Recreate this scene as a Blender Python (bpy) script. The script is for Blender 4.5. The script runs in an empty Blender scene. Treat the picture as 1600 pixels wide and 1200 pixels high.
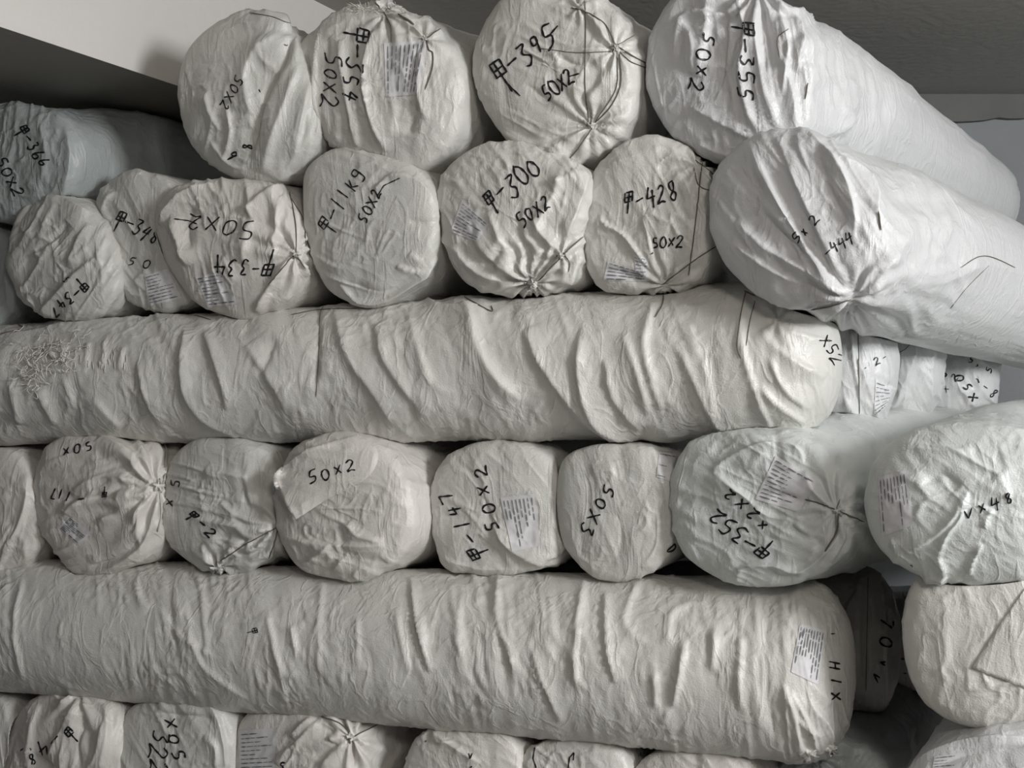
import bpy, math, random
import numpy as np
from mathutils import Vector
from mathutils.bvhtree import BVHTree

SC = bpy.context.scene
COL = SC.collection
F = 1800.0            # focal length in pixels of the 1600 x 1200 photograph
CZ = 0.95             # camera height above the floor

# ------------------------------------------------------------------ camera, light, exposure
cam_d = bpy.data.cameras.new('camera'); cam_d.sensor_width = 36.0; cam_d.lens = F / 1600 * 36
cam = bpy.data.objects.new('camera', cam_d); COL.objects.link(cam)
cam.location = (0, 0, CZ); cam.rotation_euler = (math.pi / 2, 0, 0); SC.camera = cam

wd = bpy.data.worlds.new('world'); SC.world = wd; wd.use_nodes = True
bg = wd.node_tree.nodes['Background']; bg.inputs[0].default_value = (0.97, 0.985, 1.0, 1); bg.inputs[1].default_value = 0.7

def area(name, loc, tgt, sx, sy, power, col):
    d = bpy.data.lights.new(name, 'AREA'); d.shape = 'RECTANGLE'; d.size = sx; d.size_y = sy
    d.energy = power; d.color = col
    o = bpy.data.objects.new(name, d); COL.objects.link(o); o.location = loc
    o.rotation_euler = (Vector(tgt) - Vector(loc)).to_track_quat('-Z', 'Y').to_euler()
    return o
area('daylight_doorway', (2.7, -0.85, 1.8), (0.2, 2.2, 0.8), 0.8, 1.1, 100, (0.98, 0.99, 1.0))
area('front_fill', (0.55, -0.8, 1.85), (0.3, 2.2, 0.7), 0.4, 0.4, 9.5, (1.0, 0.92, 0.85))  # added warm fill behind the camera, brightens the roll ends; no real lamp
SC.view_settings.view_transform = 'Standard'; SC.view_settings.look = 'None'
SC.view_settings.gamma = 1.0; SC.view_settings.use_curve_mapping = False
SC.view_settings.exposure = 0.74

# ------------------------------------------------------------------ materials
def new_mat(name):
    m = bpy.data.materials.new(name); m.use_nodes = True
    nt = m.node_tree; return m, nt, nt.nodes['Principled BSDF']

def sack_mat(name, col, rough=0.38, spec=0.55, bump=0.55):
    m, nt, b = new_mat(name); N = nt.nodes; L = nt.links
    tc = N.new('ShaderNodeTexCoord')
    big = N.new('ShaderNodeTexNoise'); big.inputs['Scale'].default_value = 7; big.inputs['Detail'].default_value = 4
    L.new(tc.outputs['Object'], big.inputs['Vector'])
    mix = N.new('ShaderNodeMix'); mix.data_type = 'RGBA'
    L.new(big.outputs['Fac'], mix.inputs['Factor'])
    mix.inputs[6].default_value = tuple(c * 0.93 for c in col) + (1,)
    mix.inputs[7].default_value = tuple(min(1, c * 1.05) for c in col) + (1,)
    L.new(mix.outputs[2], b.inputs['Base Color'])
    b.inputs['Roughness'].default_value = rough; b.inputs['Specular IOR Level'].default_value = spec
    # woven tape grain
    w1 = N.new('ShaderNodeTexNoise'); w1.inputs['Scale'].default_value = 420; w1.inputs['Detail'].default_value = 2
    L.new(tc.outputs['Object'], w1.inputs['Vector'])
    w2 = N.new('ShaderNodeTexNoise'); w2.inputs['Scale'].default_value = 60; w2.inputs['Detail'].default_value = 5
    w2.inputs['Distortion'].default_value = 1.2
    L.new(tc.outputs['Object'], w2.inputs['Vector'])
    b1 = N.new('ShaderNodeBump'); b1.inputs['Strength'].default_value = bump; b1.inputs['Distance'].default_value = 0.0012
    b2 = N.new('ShaderNodeBump'); b2.inputs['Strength'].default_value = bump * 0.45; b2.inputs['Distance'].default_value = 0.003
    L.new(w1.outputs['Fac'], b1.inputs['Height']); L.new(w2.outputs['Fac'], b2.inputs['Height'])
    # hairline creases of crushed woven plastic
    w3 = N.new('ShaderNodeTexNoise'); w3.inputs['Scale'].default_value = 15; w3.inputs['Detail'].default_value = 3; w3.inputs['Distortion'].default_value = 0.9
    mp = N.new('ShaderNodeMapping'); mp.inputs['Scale'].default_value = (1.25, 1.0, 0.55)
    L.new(tc.outputs['Object'], mp.inputs['Vector']); L.new(mp.outputs['Vector'], w3.inputs['Vector'])
    s1 = N.new('ShaderNodeMath'); s1.operation = 'SUBTRACT'; s1.inputs[1].default_value = 0.5; L.new(w3.outputs['Fac'], s1.inputs[0])
    s2 = N.new('ShaderNodeMath'); s2.operation = 'ABSOLUTE'; L.new(s1.outputs[0], s2.inputs[0])
    s3 = N.new('ShaderNodeMath'); s3.operation = 'MINIMUM'; s3.inputs[1].default_value = 0.09; L.new(s2.outputs[0], s3.inputs[0])
    b3 = N.new('ShaderNodeBump'); b3.inputs['Strength'].default_value = 0.6; b3.inputs['Distance'].default_value = 0.016; b3.invert = True
    L.new(s3.outputs[0], b3.inputs['Height']); L.new(b3.outputs['Normal'], b2.inputs['Normal'])
    L.new(b2.outputs['Normal'], b1.inputs['Normal']); L.new(b1.outputs['Normal'], b.inputs['Normal'])
    return m

def plain_mat(name, col, rough=0.7, spec=0.3):
    m, nt, b = new_mat(name); N = nt.nodes; L = nt.links
    tc = N.new('ShaderNodeTexCoord'); n = N.new('ShaderNodeTexNoise'); n.inputs['Scale'].default_value = 90
    L.new(tc.outputs['Object'], n.inputs['Vector'])
    mix = N.new('ShaderNodeMix'); mix.data_type = 'RGBA'; L.new(n.outputs['Fac'], mix.inputs['Factor'])
    mix.inputs[6].default_value = tuple(c * 0.85 for c in col) + (1,)
    mix.inputs[7].default_value = tuple(min(1, c * 1.15) for c in col) + (1,)
    L.new(mix.outputs[2], b.inputs['Base Color'])
    b.inputs['Roughness'].default_value = rough; b.inputs['Specular IOR Level'].default_value = spec
    return m

def plaster_mat(name, c1, c2, scale=2.5, bump=0.4):
    m, nt, b = new_mat(name); N = nt.nodes; L = nt.links
    tc = N.new('ShaderNodeTexCoord'); n = N.new('ShaderNodeTexNoise'); n.inputs['Scale'].default_value = scale
    n.inputs['Detail'].default_value = 8; n.inputs['Roughness'].default_value = 0.6
    L.new(tc.outputs['Object'], n.inputs['Vector'])
    mix = N.new('ShaderNodeMix'); mix.data_type = 'RGBA'; L.new(n.outputs['Fac'], mix.inputs['Factor'])
    mix.inputs[6].default_value = c1 + (1,); mix.inputs[7].default_value = c2 + (1,)
    L.new(mix.outputs[2], b.inputs['Base Color']); b.inputs['Roughness'].default_value = 0.85
    n2 = N.new('ShaderNodeTexNoise'); n2.inputs['Scale'].default_value = 35; n2.inputs['Detail'].default_value = 6
    L.new(tc.outputs['Object'], n2.inputs['Vector'])
    bp = N.new('ShaderNodeBump'); bp.inputs['Strength'].default_value = bump; bp.inputs['Distance'].default_value = 0.006
    L.new(n2.outputs['Fac'], bp.inputs['Height']); L.new(bp.outputs['Normal'], b.inputs['Normal'])
    return m

M = {
    'white': sack_mat('woven_white', (0.66, 0.65, 0.615)),
    'warm': sack_mat('woven_warm_white', (0.67, 0.64, 0.605)),
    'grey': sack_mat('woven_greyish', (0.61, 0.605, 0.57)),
    'cool': sack_mat('woven_cool_white', (0.66, 0.665, 0.665)),
    'mint': sack_mat('woven_mint_white', (0.645, 0.67, 0.65)),
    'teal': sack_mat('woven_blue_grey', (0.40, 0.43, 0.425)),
    'ink': plain_mat('black_marker_ink', (0.012, 0.012, 0.014), 0.45),
    'print': plain_mat('grey_print', (0.20, 0.20, 0.22), 0.6),
    'paper': plain_mat('thin_label_paper', (0.70, 0.70, 0.71), 0.6),
    'string': plain_mat('brown_tie_string', (0.13, 0.115, 0.095), 0.8),
    'pale_string': plain_mat('pale_tie_string', (0.5, 0.48, 0.43), 0.8),
    'fibre': plain_mat('loose_white_fibre', (0.72, 0.70, 0.66), 0.5),
    'ceiling': plaster_mat('grey_ceiling_concrete', (0.40, 0.39, 0.365), (0.47, 0.46, 0.43)),
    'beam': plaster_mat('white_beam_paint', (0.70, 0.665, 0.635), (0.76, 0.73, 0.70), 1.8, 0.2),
    'under': plaster_mat('shaded_beam_soffit', (0.27, 0.26, 0.235), (0.34, 0.33, 0.30), 3.0, 0.25),  # shade under the beam put into the colour
    'wall': plaster_mat('grey_wall_plaster', (0.27, 0.285, 0.295), (0.35, 0.365, 0.375), 3.0, 0.6),
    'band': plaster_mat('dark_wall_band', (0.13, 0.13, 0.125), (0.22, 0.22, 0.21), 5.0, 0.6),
    'floor': plaster_mat('grey_floor_concrete', (0.20, 0.19, 0.18), (0.28, 0.27, 0.25)),
}

# ------------------------------------------------------------------ helpers
def mesh_obj(name, V, Fc, mat, parent=None, origin=(0, 0, 0), smooth=True):
    """V: (n,3) array in world space, Fc: (m,4) array (or list of tuples)."""
    me = bpy.data.meshes.new(name)
    V = np.asarray(V, float) - np.asarray(origin, float)
    if isinstance(Fc, np.ndarray):
        k = Fc.shape[1]; m = len(Fc)
        me.vertices.add(len(V)); me.vertices.foreach_set('co', V.astype(np.float32).ravel())
        me.loops.add(m * k); me.loops.foreach_set('vertex_index', Fc.astype(np.int32).ravel())
        me.polygons.add(m)
        me.polygons.foreach_set('loop_start', np.arange(0, m * k, k, dtype=np.int32))
        me.update(calc_edges=True); me.validate()
    else:
        me.from_pydata([tuple(v) for v in V], [], [tuple(f) for f in Fc]); me.update()
    if smooth:
        me.polygons.foreach_set('use_smooth', [True] * len(me.polygons))
    me.materials.append(mat)
    o = bpy.data.objects.new(name, me); COL.objects.link(o)
    if parent is None: o.location = origin
    else: o.parent = parent
    return o

def ray(px, py):
    return np.array([(px - 800) / F, 1.0, -(py - 600) / F])

def at(px, py, Y):
    return np.array([0, 0, CZ]) + ray(px, py) * Y

def to_px(P):
    Y = np.maximum(P[:, 1], 0.05)
    return 800 + P[:, 0] / Y * F, 600 - (P[:, 2] - CZ) / Y * F

rngT = np.random.RandomState(7)
TAB = rngT.rand(64, 64, 64)
def vnoise(x, y, z):
    xi = np.floor(x).astype(int); yi = np.floor(y).astype(int); zi = np.floor(z).astype(int)
    fx = x - xi; fy = y - yi; fz = z - zi
    fx = fx * fx * fx * (fx * (fx * 6 - 15) + 10); fy = fy * fy * fy * (fy * (fy * 6 - 15) + 10); fz = fz * fz * (3 - 2 * fz)
    r = 0
    for a in (0, 1):
        wa = fx if a else 1 - fx
        for b in (0, 1):
            wb = fy if b else 1 - fy
            for c in (0, 1):
                wc = fz if c else 1 - fz
                r = r + wa * wb * wc * TAB[(xi + a) & 63, (yi + b) & 63, (zi + c) & 63]
    return r * 2 - 1

def ridged(x, y, z):
    """sharp crest noise, 0..1"""
    wx = vnoise(x * 0.6 + 9.1, y * 0.6, z) * 0.7; wy = vnoise(x * 0.6, y * 0.6 + 5.3, z + 4) * 0.7
    n = 1 - np.abs(vnoise(x + wx, y + wy, z)) * 2.2
    n2 = 1 - np.abs(vnoise(x * 2.1 + wy, y * 2.1 + wx, z + 7.7)) * 2.2
    return np.clip(n, 0, 1) ** 1.5 + 0.4 * np.clip(n2, 0, 1) ** 1.5

def sstep(x, a, b):
    t = np.clip((x - a) / (b - a), 0, 1); return t * t * (3 - 2 * t)

def catmull(pts, n, closed=False):
    P = np.array(pts, float)
    if len(P) == 2 and not closed:
        t = np.linspace(0, 1, n)[:, None]; return P[0] * (1 - t) + P[1] * t
    if closed: Q = np.vstack([P[-1], P, P[0], P[1]]); segs = len(P)
    else: Q = np.vstack([2 * P[0] - P[1], P, 2 * P[-1] - P[-2]]); segs = len(P) - 1
    u = np.linspace(0, segs, n, endpoint=not closed); i = np.minimum(u.astype(int), segs - 1); t = (u - i)[:, None]
    a, b, c, d = Q[i], Q[i + 1], Q[i + 2], Q[i + 3]
    return 0.5 * (2 * b + (c - a) * t + (2 * a - 5 * b + 4 * c - d) * t * t + (3 * b - a - 3 * c + d) * t ** 3)

def poly_dist(X, Y, pts):
    """signed distance to polyline + parameter 0..1 along it"""
    P = catmull(pts, max(8, len(pts) * 5)); n = len(P) - 1
    seg = np.hypot(*(P[1:] - P[:-1]).T); cum = np.concatenate([[0], np.cumsum(seg)]); tot = cum[-1]
    best = np.full(X.shape, 1e9); s = np.zeros(X.shape); par = np.zeros(X.shape)
    for i in range(n):
        ax, ay = P[i]; bx, by = P[i + 1]; dx, dy = bx - ax, by - ay; l2 = dx * dx + dy * dy + 1e-9
        t = np.clip(((X - ax) * dx + (Y - ay) * dy) / l2, 0, 1)
        ex = X - ax - t * dx; ey = Y - ay - t * dy; d = np.hypot(ex, ey)
        k = d < best
        best[k] = d[k]; s[k] = np.sign(dx * ey - dy * ex)[k]; par[k] = (cum[i] + t * seg[i])[k] / tot
    return best * s, par

# ------------------------------------------------------------------ rolls: shape
ROLLS = []
DEFVP = (1700, 600)
def Yaxis(px): return 2.209 / (1 + 0.402 * (px - 800) / F)

class Roll: pass

def frame_from_axis(A):
    A = A / np.linalg.norm(A); up = np.array([0, 0, 1.0])
    e1 = np.cross(A, up); e1 /= np.linalg.norm(e1); e2 = np.cross(e1, A)
    return A, e1, e2

def end_roll(rim, off=0.0, vp=DEFVP, L=1.5, b=0.30, n=3.0, **k):
    """a roll lying away from the camera, its wrapped end towards us; rim = outline of the end"""
    r = Roll(); r.__dict__.update(k); r.kind = 'end'; r.L = L; r.n = n
    C2 = catmull(rim, 240, True)
    x, y = C2.T; cr = x * np.roll(y, -1) - np.roll(x, -1) * y; a = cr.sum() / 2
    cx = ((x + np.roll(x, -1)) * cr).sum() / (6 * a); cy = ((y + np.roll(y, -1)) * cr).sum() / (6 * a)
    Y = Yaxis(cx) - 0.05 + off
    r.C = at(cx, cy, Y); r.cpx = (cx, cy)
    r.A, r.e1, r.e2 = frame_from_axis(np.array([(vp[0] - 800) / F, 1.0, -(vp[1] - 600) / F]))
    th = []; R = []
    cam0 = np.array([0, 0, CZ])
    for px, py in C2:
        d = ray(px, py); t = np.dot(r.C - cam0, r.A) / np.dot(d, r.A); q = cam0 + d * t - r.C
        u, v = np.dot(q, r.e1), np.dot(q, r.e2); th.append(math.atan2(v, u)); R.append(math.hypot(u, v))
    th = np.array(th); R = np.array(R); o = np.argsort(th); r.th = th[o]; r.R = R[o]
    r.Rm = float(R.mean()); r.b = b * r.Rm
    ROLLS.append(r); return r

def side_roll(C, A, R, L=1.9, b=0.6, n=2.3, **k):
    r = Roll(); r.__dict__.update(k); r.kind = 'side'; r.L = L; r.n = n
    r.C = np.array(C); r.A, r.e1, r.e2 = frame_from_axis(np.array(A)); r.Rm = R; r.b = b * R
    r.th = np.linspace(-math.pi, math.pi, 60, endpoint=False); r.R = np.full(60, R)
    ROLLS.append(r); return r

def Rth(r, th):
    t = np.concatenate([r.th - 2 * math.pi, r.th, r.th + 2 * math.pi]); R = np.tile(r.R, 3)
    return np.interp((th + math.pi) % (2 * math.pi) - math.pi, t, R)

def R_at(r, th, a):
    """outer radius at axial position a (0 = rim plane, negative = towards the bulging end)"""
    k = sstep(a, 0.0, 0.35)
    R = Rth(r, th) * (1 - k) + (r.Rm * 0.98) * k
    m = a < 0
    c = np.clip(1 - np.abs(np.minimum(a, 0) / r.b) ** r.n, 0, 1) ** (1 / r.n)
    R = np.where(m, R * c, R)
    e = np.clip((a - (r.L - 0.5 * r.Rm)) / (0.5 * r.Rm), 0, 1)
    return R * np.sqrt(np.clip(1 - e ** 2.4, 0, 1))

def base_grid(r):
    nth = r.__dict__.get('nth', 176); ncap = r.__dict__.get('ncap', 84)
    th = np.linspace(-math.pi, math.pi, nth, endpoint=False)
    rings = []                                   # (axial, radial factor)
    phi = np.linspace(0.004, math.pi / 2, ncap)
    for p in phi:
        s = math.sin(p) ** (0.85); s = min(s, 1.0)
        rings.append((-(1 - s ** r.n) ** (1 / r.n) * r.b, s, 0))
    if r.kind == 'end':
        bod = np.concatenate([np.linspace(0.006, 0.36, 34), np.linspace(0.42, r.L - 0.5 * r.Rm, 12)])
    else:
        bod = np.linspace(0.004, r.L - 0.5 * r.Rm, r.__dict__.get('nbody', 420))
    for a in bod: rings.append((a, 1.0, 1))
    for e in (0.4, 0.7, 0.88, 0.97, 0.999): rings.append((r.L - 0.5 * r.Rm + e * 0.5 * r.Rm, 1.0, 1))
    a = np.array([q[0] for q in rings]); s = np.array([q[1] for q in rings])
    TH, AA = np.meshgrid(th, a); _, SS = np.meshgrid(th, s)
    RR = np.where(AA < 0, Rth(r, TH) * SS, R_at(r, TH, AA))
    P = r.C + AA[..., None] * r.A + (RR * np.cos(TH))[..., None] * r.e1 + (RR * np.sin(TH))[..., None] * r.e2
    return P, TH, AA

def normals(P):
    dth = np.roll(P, -1, 1) - np.roll(P, 1, 1)
    da = np.empty_like(P); da[1:-1] = P[2:] - P[:-2]; da[0] = P[1] - P[0]; da[-1] = P[-1] - P[-2]
    N = np.cross(da, dth); l = np.linalg.norm(N, axis=2, keepdims=True); return N / np.maximum(l, 1e-12)

def build_shape(r, idx):
    P, TH, AA = base_grid(r); N = normals(P)
    # orient outwards
    mid = P[len(P) // 2, 0] - r.C; mid = mid - np.dot(mid, r.A) * r.A
    if np.dot(N[len(P) // 2, 0], mid) < 0: N = -N
    sh = P.shape[:2]; Pf = P.reshape(-1, 3); Nf = N.reshape(-1, 3); A = AA.ravel()
    px, py = to_px(Pf)
    view = Pf - np.array([0, 0, CZ]); dist = np.linalg.norm(view, axis=1); view /= dist[:, None]
    facing = -(view * Nf).sum(1)
    m = sstep(facing, -0.25, 0.12)
    mpp = Pf[:, 1] / F                                  # metres per pixel at this depth
    endfade = sstep(r.L - A, 0.02, 0.12)
    sd = idx * 3.17
    D = np.zeros(len(Pf))
    # broad sag and soft unevenness, in roll space
    D += 0.0028 * vnoise(Pf[:, 0] * 9 + sd, Pf[:, 1] * 9, Pf[:, 2] * 9)
    # crumple: creases running along one direction on the picture side of the sack
    for (ang, lng, sht, amp) in r.__dict__.get('crumple', [(80, 90, 22, 2.5)]):
        c, s = math.cos(math.radians(ang)), math.sin(math.radians(ang))
        u = (px * c + py * s) / lng; v = (-px * s + py * c) / sht
        patch = sstep(vnoise(px / 75 + sd, py / 75, np.full_like(px, sd)), -0.45, 0.45)
        D += m * mpp * amp * 1.35 * (0.25 + 0.95 * patch) * (ridged(u + sd, v + sd, np.full_like(u, sd)) - 0.35)
    # long shallow facets, like stiff cloth that has been crushed
    q = vnoise(px / 52 + sd * 2, py / 70, np.full_like(px, sd + 1.5)); D += m * mpp * r.__dict__.get('facet', 4.5) * (np.abs(q) - 0.25)
    # small irregular creases all over
    D += m * mpp * r.__dict__.get('fine', 2.4) * (ridged(Pf[:, 0] * 34 + sd, Pf[:, 2] * 34 + Pf[:, 1] * 12, Pf[:, 1] * 20) - 0.3) * sstep(vnoise(Pf[:, 0] * 14 + sd, Pf[:, 2] * 14, Pf[:, 1] * 9), -0.5, 0.6)
    # gathered pleats radiating from the tie
    for (cx, cy, rad, npl, amp, dep) in r.__dict__.get('pinch', []):
        dx, dy = px - cx, py - cy; d = np.hypot(dx, dy) + 1e-6; an = np.arctan2(dy, dx)
        rs = np.random.RandomState(int(cx * 7 + cy)); vals = rs.rand(npl * 2) ; vals[::2] *= 0.35; vals[1::2] = 0.6 + 0.4 * vals[1::2]
        an2 = an + 0.16 * vnoise(px / 40, py / 40, np.full_like(px, sd + 3)) * np.minimum(d / 30, 2)
        t = (an2 / (2 * math.pi) % 1) * len(vals); i = t.astype(int) % len(vals); f = t - t.astype(int)
        f = f * f * (3 - 2 * f)
        pl = vals[i] * (1 - f) + vals[(i + 1) % len(vals)] * f
        fall = np.clip(d / (0.16 * rad), 0, 1) * np.clip(1 - d / rad, 0, 1) ** 1.2
        D += m * mpp * amp * (pl - 0.5) * fall * 1.7
        D -= m * mpp * dep * np.exp(-(d / (rad * 0.22)) ** 2)
    # traced folds
    for fo in r.__dict__.get('folds', []):
        pts, w, h = fo[0], fo[1], fo[2]
        xs = [p[0] for p in pts]; ys = [p[1] for p in pts]; pad = w * 6
        k = (px > min(xs) - pad) & (px < max(xs) + pad) & (py > min(ys) - pad) & (py < max(ys) + pad) & (m > 0)
        if not k.any(): continue
        d, par = poly_dist(px[k], py[k], pts)
        tap = np.clip(np.minimum(par, 1 - par) * 5, 0, 1); tap = np.sqrt(tap)
        asym = np.where(d > 0, 1.35, 0.4)                # steep on one side, soft on the other
        if len(fo) > 3: asym = np.where(d < 0, 1.35, 0.4)
        D[k] += m[k] * mpp[k] * h * tap * np.exp(-(np.abs(d) / (w * asym * 1.15)) ** 1.15)
    D *= endfade
    Pf = Pf + Nf * D[:, None]
    Q = Pf.reshape(sh + (3,)); Q[0] = Q[1].mean(axis=0)
    return Q

def push_out(P, other, gap=0.0012):
    """move the points of P that sit inside another roll out to its surface"""
    Q = P.reshape(-1, 3); d = Q - other.C; a = d @ other.A
    k = (a > -other.b * 0.98) & (a < other.L)
    if not k.any(): return P
    Q = Q.copy(); dk = d[k]; ak = a[k]; u = dk @ other.e1; v = dk @ other.e2
    rr = np.hypot(u, v); th = np.arctan2(v, u); R = R_at(other, th, ak) + gap
    pen = np.clip(R - rr, 0, None); pen = np.where(pen < 0.075, pen, np.clip(0.15 - pen, 0, 0.075))
    dirv = (u / (rr + 1e-9))[:, None] * other.e1 + (v / (rr + 1e-9))[:, None] * other.e2
    Q[np.where(k)[0]] += dirv * pen[:, None]
    return Q.reshape(P.shape)

def grid_faces(nr, nth):
    i = np.arange(nr - 1)[:, None]; j = np.arange(nth)[None, :]; j2 = (j + 1) % nth
    return np.stack([i * nth + j, i * nth + j2, (i + 1) * nth + j2, (i + 1) * nth + j], -1).reshape(-1, 4)

# ------------------------------------------------------------------ marks on a roll
class Surf:
    def __init__(s, V, Fq):
        s.t = BVHTree.FromPolygons(V.tolist(), Fq.tolist())
        s.o = Vector((0, 0, CZ))
    def hit(s, px, py, lift):
        d = Vector(ray(px, py)).normalized()
        h = s.t.ray_cast(s.o, d)
        if h[0] is None: return None
        n = h[1]
        if n.dot(d) > 0: n = -n
        if n.dot(d) > -0.06: return None
        return np.array(h[0] - d * lift * 0.5 + n * lift * 0.5), np.array(n)

class Geo:
    def __init__(s): s.v = []; s.f = []
    def ribbon(s, surf, pts, w, lift=0.0012, step=2.0, closed=False, wvar=0.25):
        P = np.array(pts, float)
        ln = np.hypot(*(P[1:] - P[:-1]).T).sum()
        n = max(2, int(ln / step) + 1)
        # resample the polyline evenly
        seg = np.hypot(*(P[1:] - P[:-1]).T); cum = np.concatenate([[0], np.cumsum(seg)])
        q = np.linspace(0, cum[-1], n); X = np.interp(q, cum, P[:, 0]); Yy = np.interp(q, cum, P[:, 1])
        T = np.stack([np.gradient(X), np.gradient(Yy)], 1); T /= np.maximum(np.hypot(*T.T)[:, None], 1e-6)
        prev = None
        for i in range(n):
            ww = w * 0.5 * (1 + wvar * math.sin(i * 0.9 + X[0]))
            if i == 0 or i == n - 1: ww *= 0.6
            a = surf.hit(X[i] - T[i, 1] * ww, Yy[i] + T[i, 0] * ww, lift); b = surf.hit(X[i] + T[i, 1] * ww, Yy[i] - T[i, 0] * ww, lift)
            if a is None or b is None: prev = None; continue
            k = len(s.v); s.v += [a[0], b[0]]
            if prev is not None and np.linalg.norm(s.v[prev] - a[0]) < 0.02: s.f.append((prev, prev + 1, k + 1, k))
            prev = k
    def tube(s, pts3, r, sides=5):
        P = [Vector(p) for p in pts3]; n = len(P)
        if n < 2: return
        k0 = len(s.v)
        for i in range(n):
            t = (P[min(i + 1, n - 1)] - P[max(i - 1, 0)]); t = t.normalized() if t.length > 1e-9 else Vector((0, 0, 1))
            u = t.cross(Vector((0.3, -0.8, 0.52))).normalized(); w = t.cross(u)
            rr = r * (0.5 if i in (0, n - 1) else 1)
            for q in range(sides):
                an = 2 * math.pi * q / sides; s.v.append(np.array(P[i] + (u * math.cos(an) + w * math.sin(an)) * rr))
        for i in range(n - 1):
            for q in range(sides):
                q2 = (q + 1) % sides; s.f.append((k0 + i * sides + q, k0 + i * sides + q2, k0 + (i + 1) * sides + q2, k0 + (i + 1) * sides + q))
        s.f.append(tuple(k0 + q for q in range(sides))[::-1]); s.f.append(tuple(k0 + (n - 1) * sides + q for q in range(sides)))
    def surf_tube(s, surf, pts, r, step=4.0):
        P = catmull(pts, max(3, int(sum(math.dist(pts[i], pts[i + 1]) for i in range(len(pts) - 1)) / step)))
        runs = [[]]
        for x, y in P:
            h = surf.hit(x, y, r * 1.6)
            if h is None or (runs[-1] and np.linalg.norm(runs[-1][-1] - h[0]) > 0.03): runs.append([] if h is None else [h[0]])
            else: runs[-1].append(h[0])
        s.tube(max(runs, key=len), r)
    def obj(s, name, mat, parent, origin):
        if not s.f: return None
        return mesh_obj(name, np.array(s.v), s.f, mat, parent, origin)

# stroke font, unit box 0..1 (x right, y down)
G = {
    '0': [[(.5, 0), (.12, .3), (.15, .8), (.5, 1), (.85, .7), (.82, .2), (.45, .02)]],
    '1': [[(.55, 0), (.45, 1)]],
    '2': [[(.1, .2), (.45, 0), (.8, .22), (.5, .6), (.05, 1), (.5, .92), (1.0, 1.0)]],
    '3': [[(.15, .05), (.75, .08), (.4, .42), (.8, .68), (.5, 1.0), (.1, .92)]],
    '4': [[(.35, 0), (.1, .55), (.9, .5)], [(.7, .15), (.6, 1.1)]],
    '5': [[(.85, 0), (.3, .03), (.2, .42), (.7, .5), (.7, .85), (.15, 1)]],
    '6': [[(.6, 0), (.2, .5), (.25, .95), (.7, .9), (.7, .6), (.25, .65)]],
    '7': [[(.1, .05), (.85, .05), (.4, 1)]],
    '8': [[(.7, .1), (.3, .15), (.35, .45), (.7, .7), (.5, 1), (.2, .8), (.6, .45), (.75, .12)]],
    '9': [[(.75, .15), (.3, .1), (.25, .45), (.7, .4), (.75, .1), (.6, 1)]],
    '-': [[(.1, .55), (.95, .45)]],
    'x': [[(.1, .15), (.9, .9)], [(.85, .1), (.15, .95)]],
    'k': [[(.2, 0), (.25, 1)], [(.8, .2), (.28, .6), (.85, .95)]],
    'g': [[(.75, .3), (.3, .25), (.25, .6), (.7, .6), (.75, .3), (.7, 1.1), (.2, 1.2)]],
    'A': [[(.1, 1), (.5, 0), (.85, 1)], [(.25, .6), (.8, .6)]],
    'H': [[(.2, 0), (.2, 1)], [(.2, .5), (.8, .45)], [(.8, 0), (.8, 1)]],
    'D': [[(.2, 0), (.25, 1), (.85, .6), (.7, .15), (.15, .0)]],
    'C': [[(.85, .1), (.3, .15), (.15, .7), (.6, 1), (.9, .85)]],
    'v': [[(.05, .1), (.45, .9), (.9, .05)]],
    ',': [[(.4, .8), (.5, 1.0), (.35, 1.2)]],
    '~': [[(.0, .6), (.4, .45), (1.0, .75)]],
    ' ': [],
    # the character for 'armour', a box with a cross and a long stem
    'J': [[(.15, .02), (.12, .62)], [(.15, .05), (.88, .0), (.84, .58)], [(.14, .32), (.84, .3)], [(.12, .62), (.84, .58)], [(.5, .02), (.5, 1.35)]],
}
def write(geo, surf, txt, p0, p1, h, w=3.0, slant=0.12, rnd=None):
    h = h * 1.15; w = w * 1.12
    rnd = rnd or random.Random(txt + str(p0))
    d = np.array(p1, float) - np.array(p0, float); L = np.hypot(*d); d /= L; up = np.array([d[1], -d[0]])
    n = len(txt); cw = L / max(1, n - 1) if n > 1 else h * 0.7
    gw = min(cw * 0.86, h * 0.85)
    for i, ch in enumerate(txt):
        c = np.array(p0) + d * (cw * i if n > 1 else 0) + up * rnd.uniform(-.1, .1) * h
        g = rnd.uniform(0.82, 1.18); slant = rnd.uniform(-.05, .3)
        for st in G.get(ch, []):
            pts = []
            for (x, y) in st:
                xx = (x - 0.5) * gw * (1.15 if ch == 'J' else 1) * g; yy = (0.5 - y) * h * g
                pts.append(c + d * (xx + yy * slant + rnd.uniform(-.045, .045) * h) + up * (yy + rnd.uniform(-.045, .045) * h))
            if len(pts) > 2 and ch not in 'JxHk4A17v': pts = catmull(pts, len(pts) * 5)
            geo.ribbon(surf, pts, w)

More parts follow.
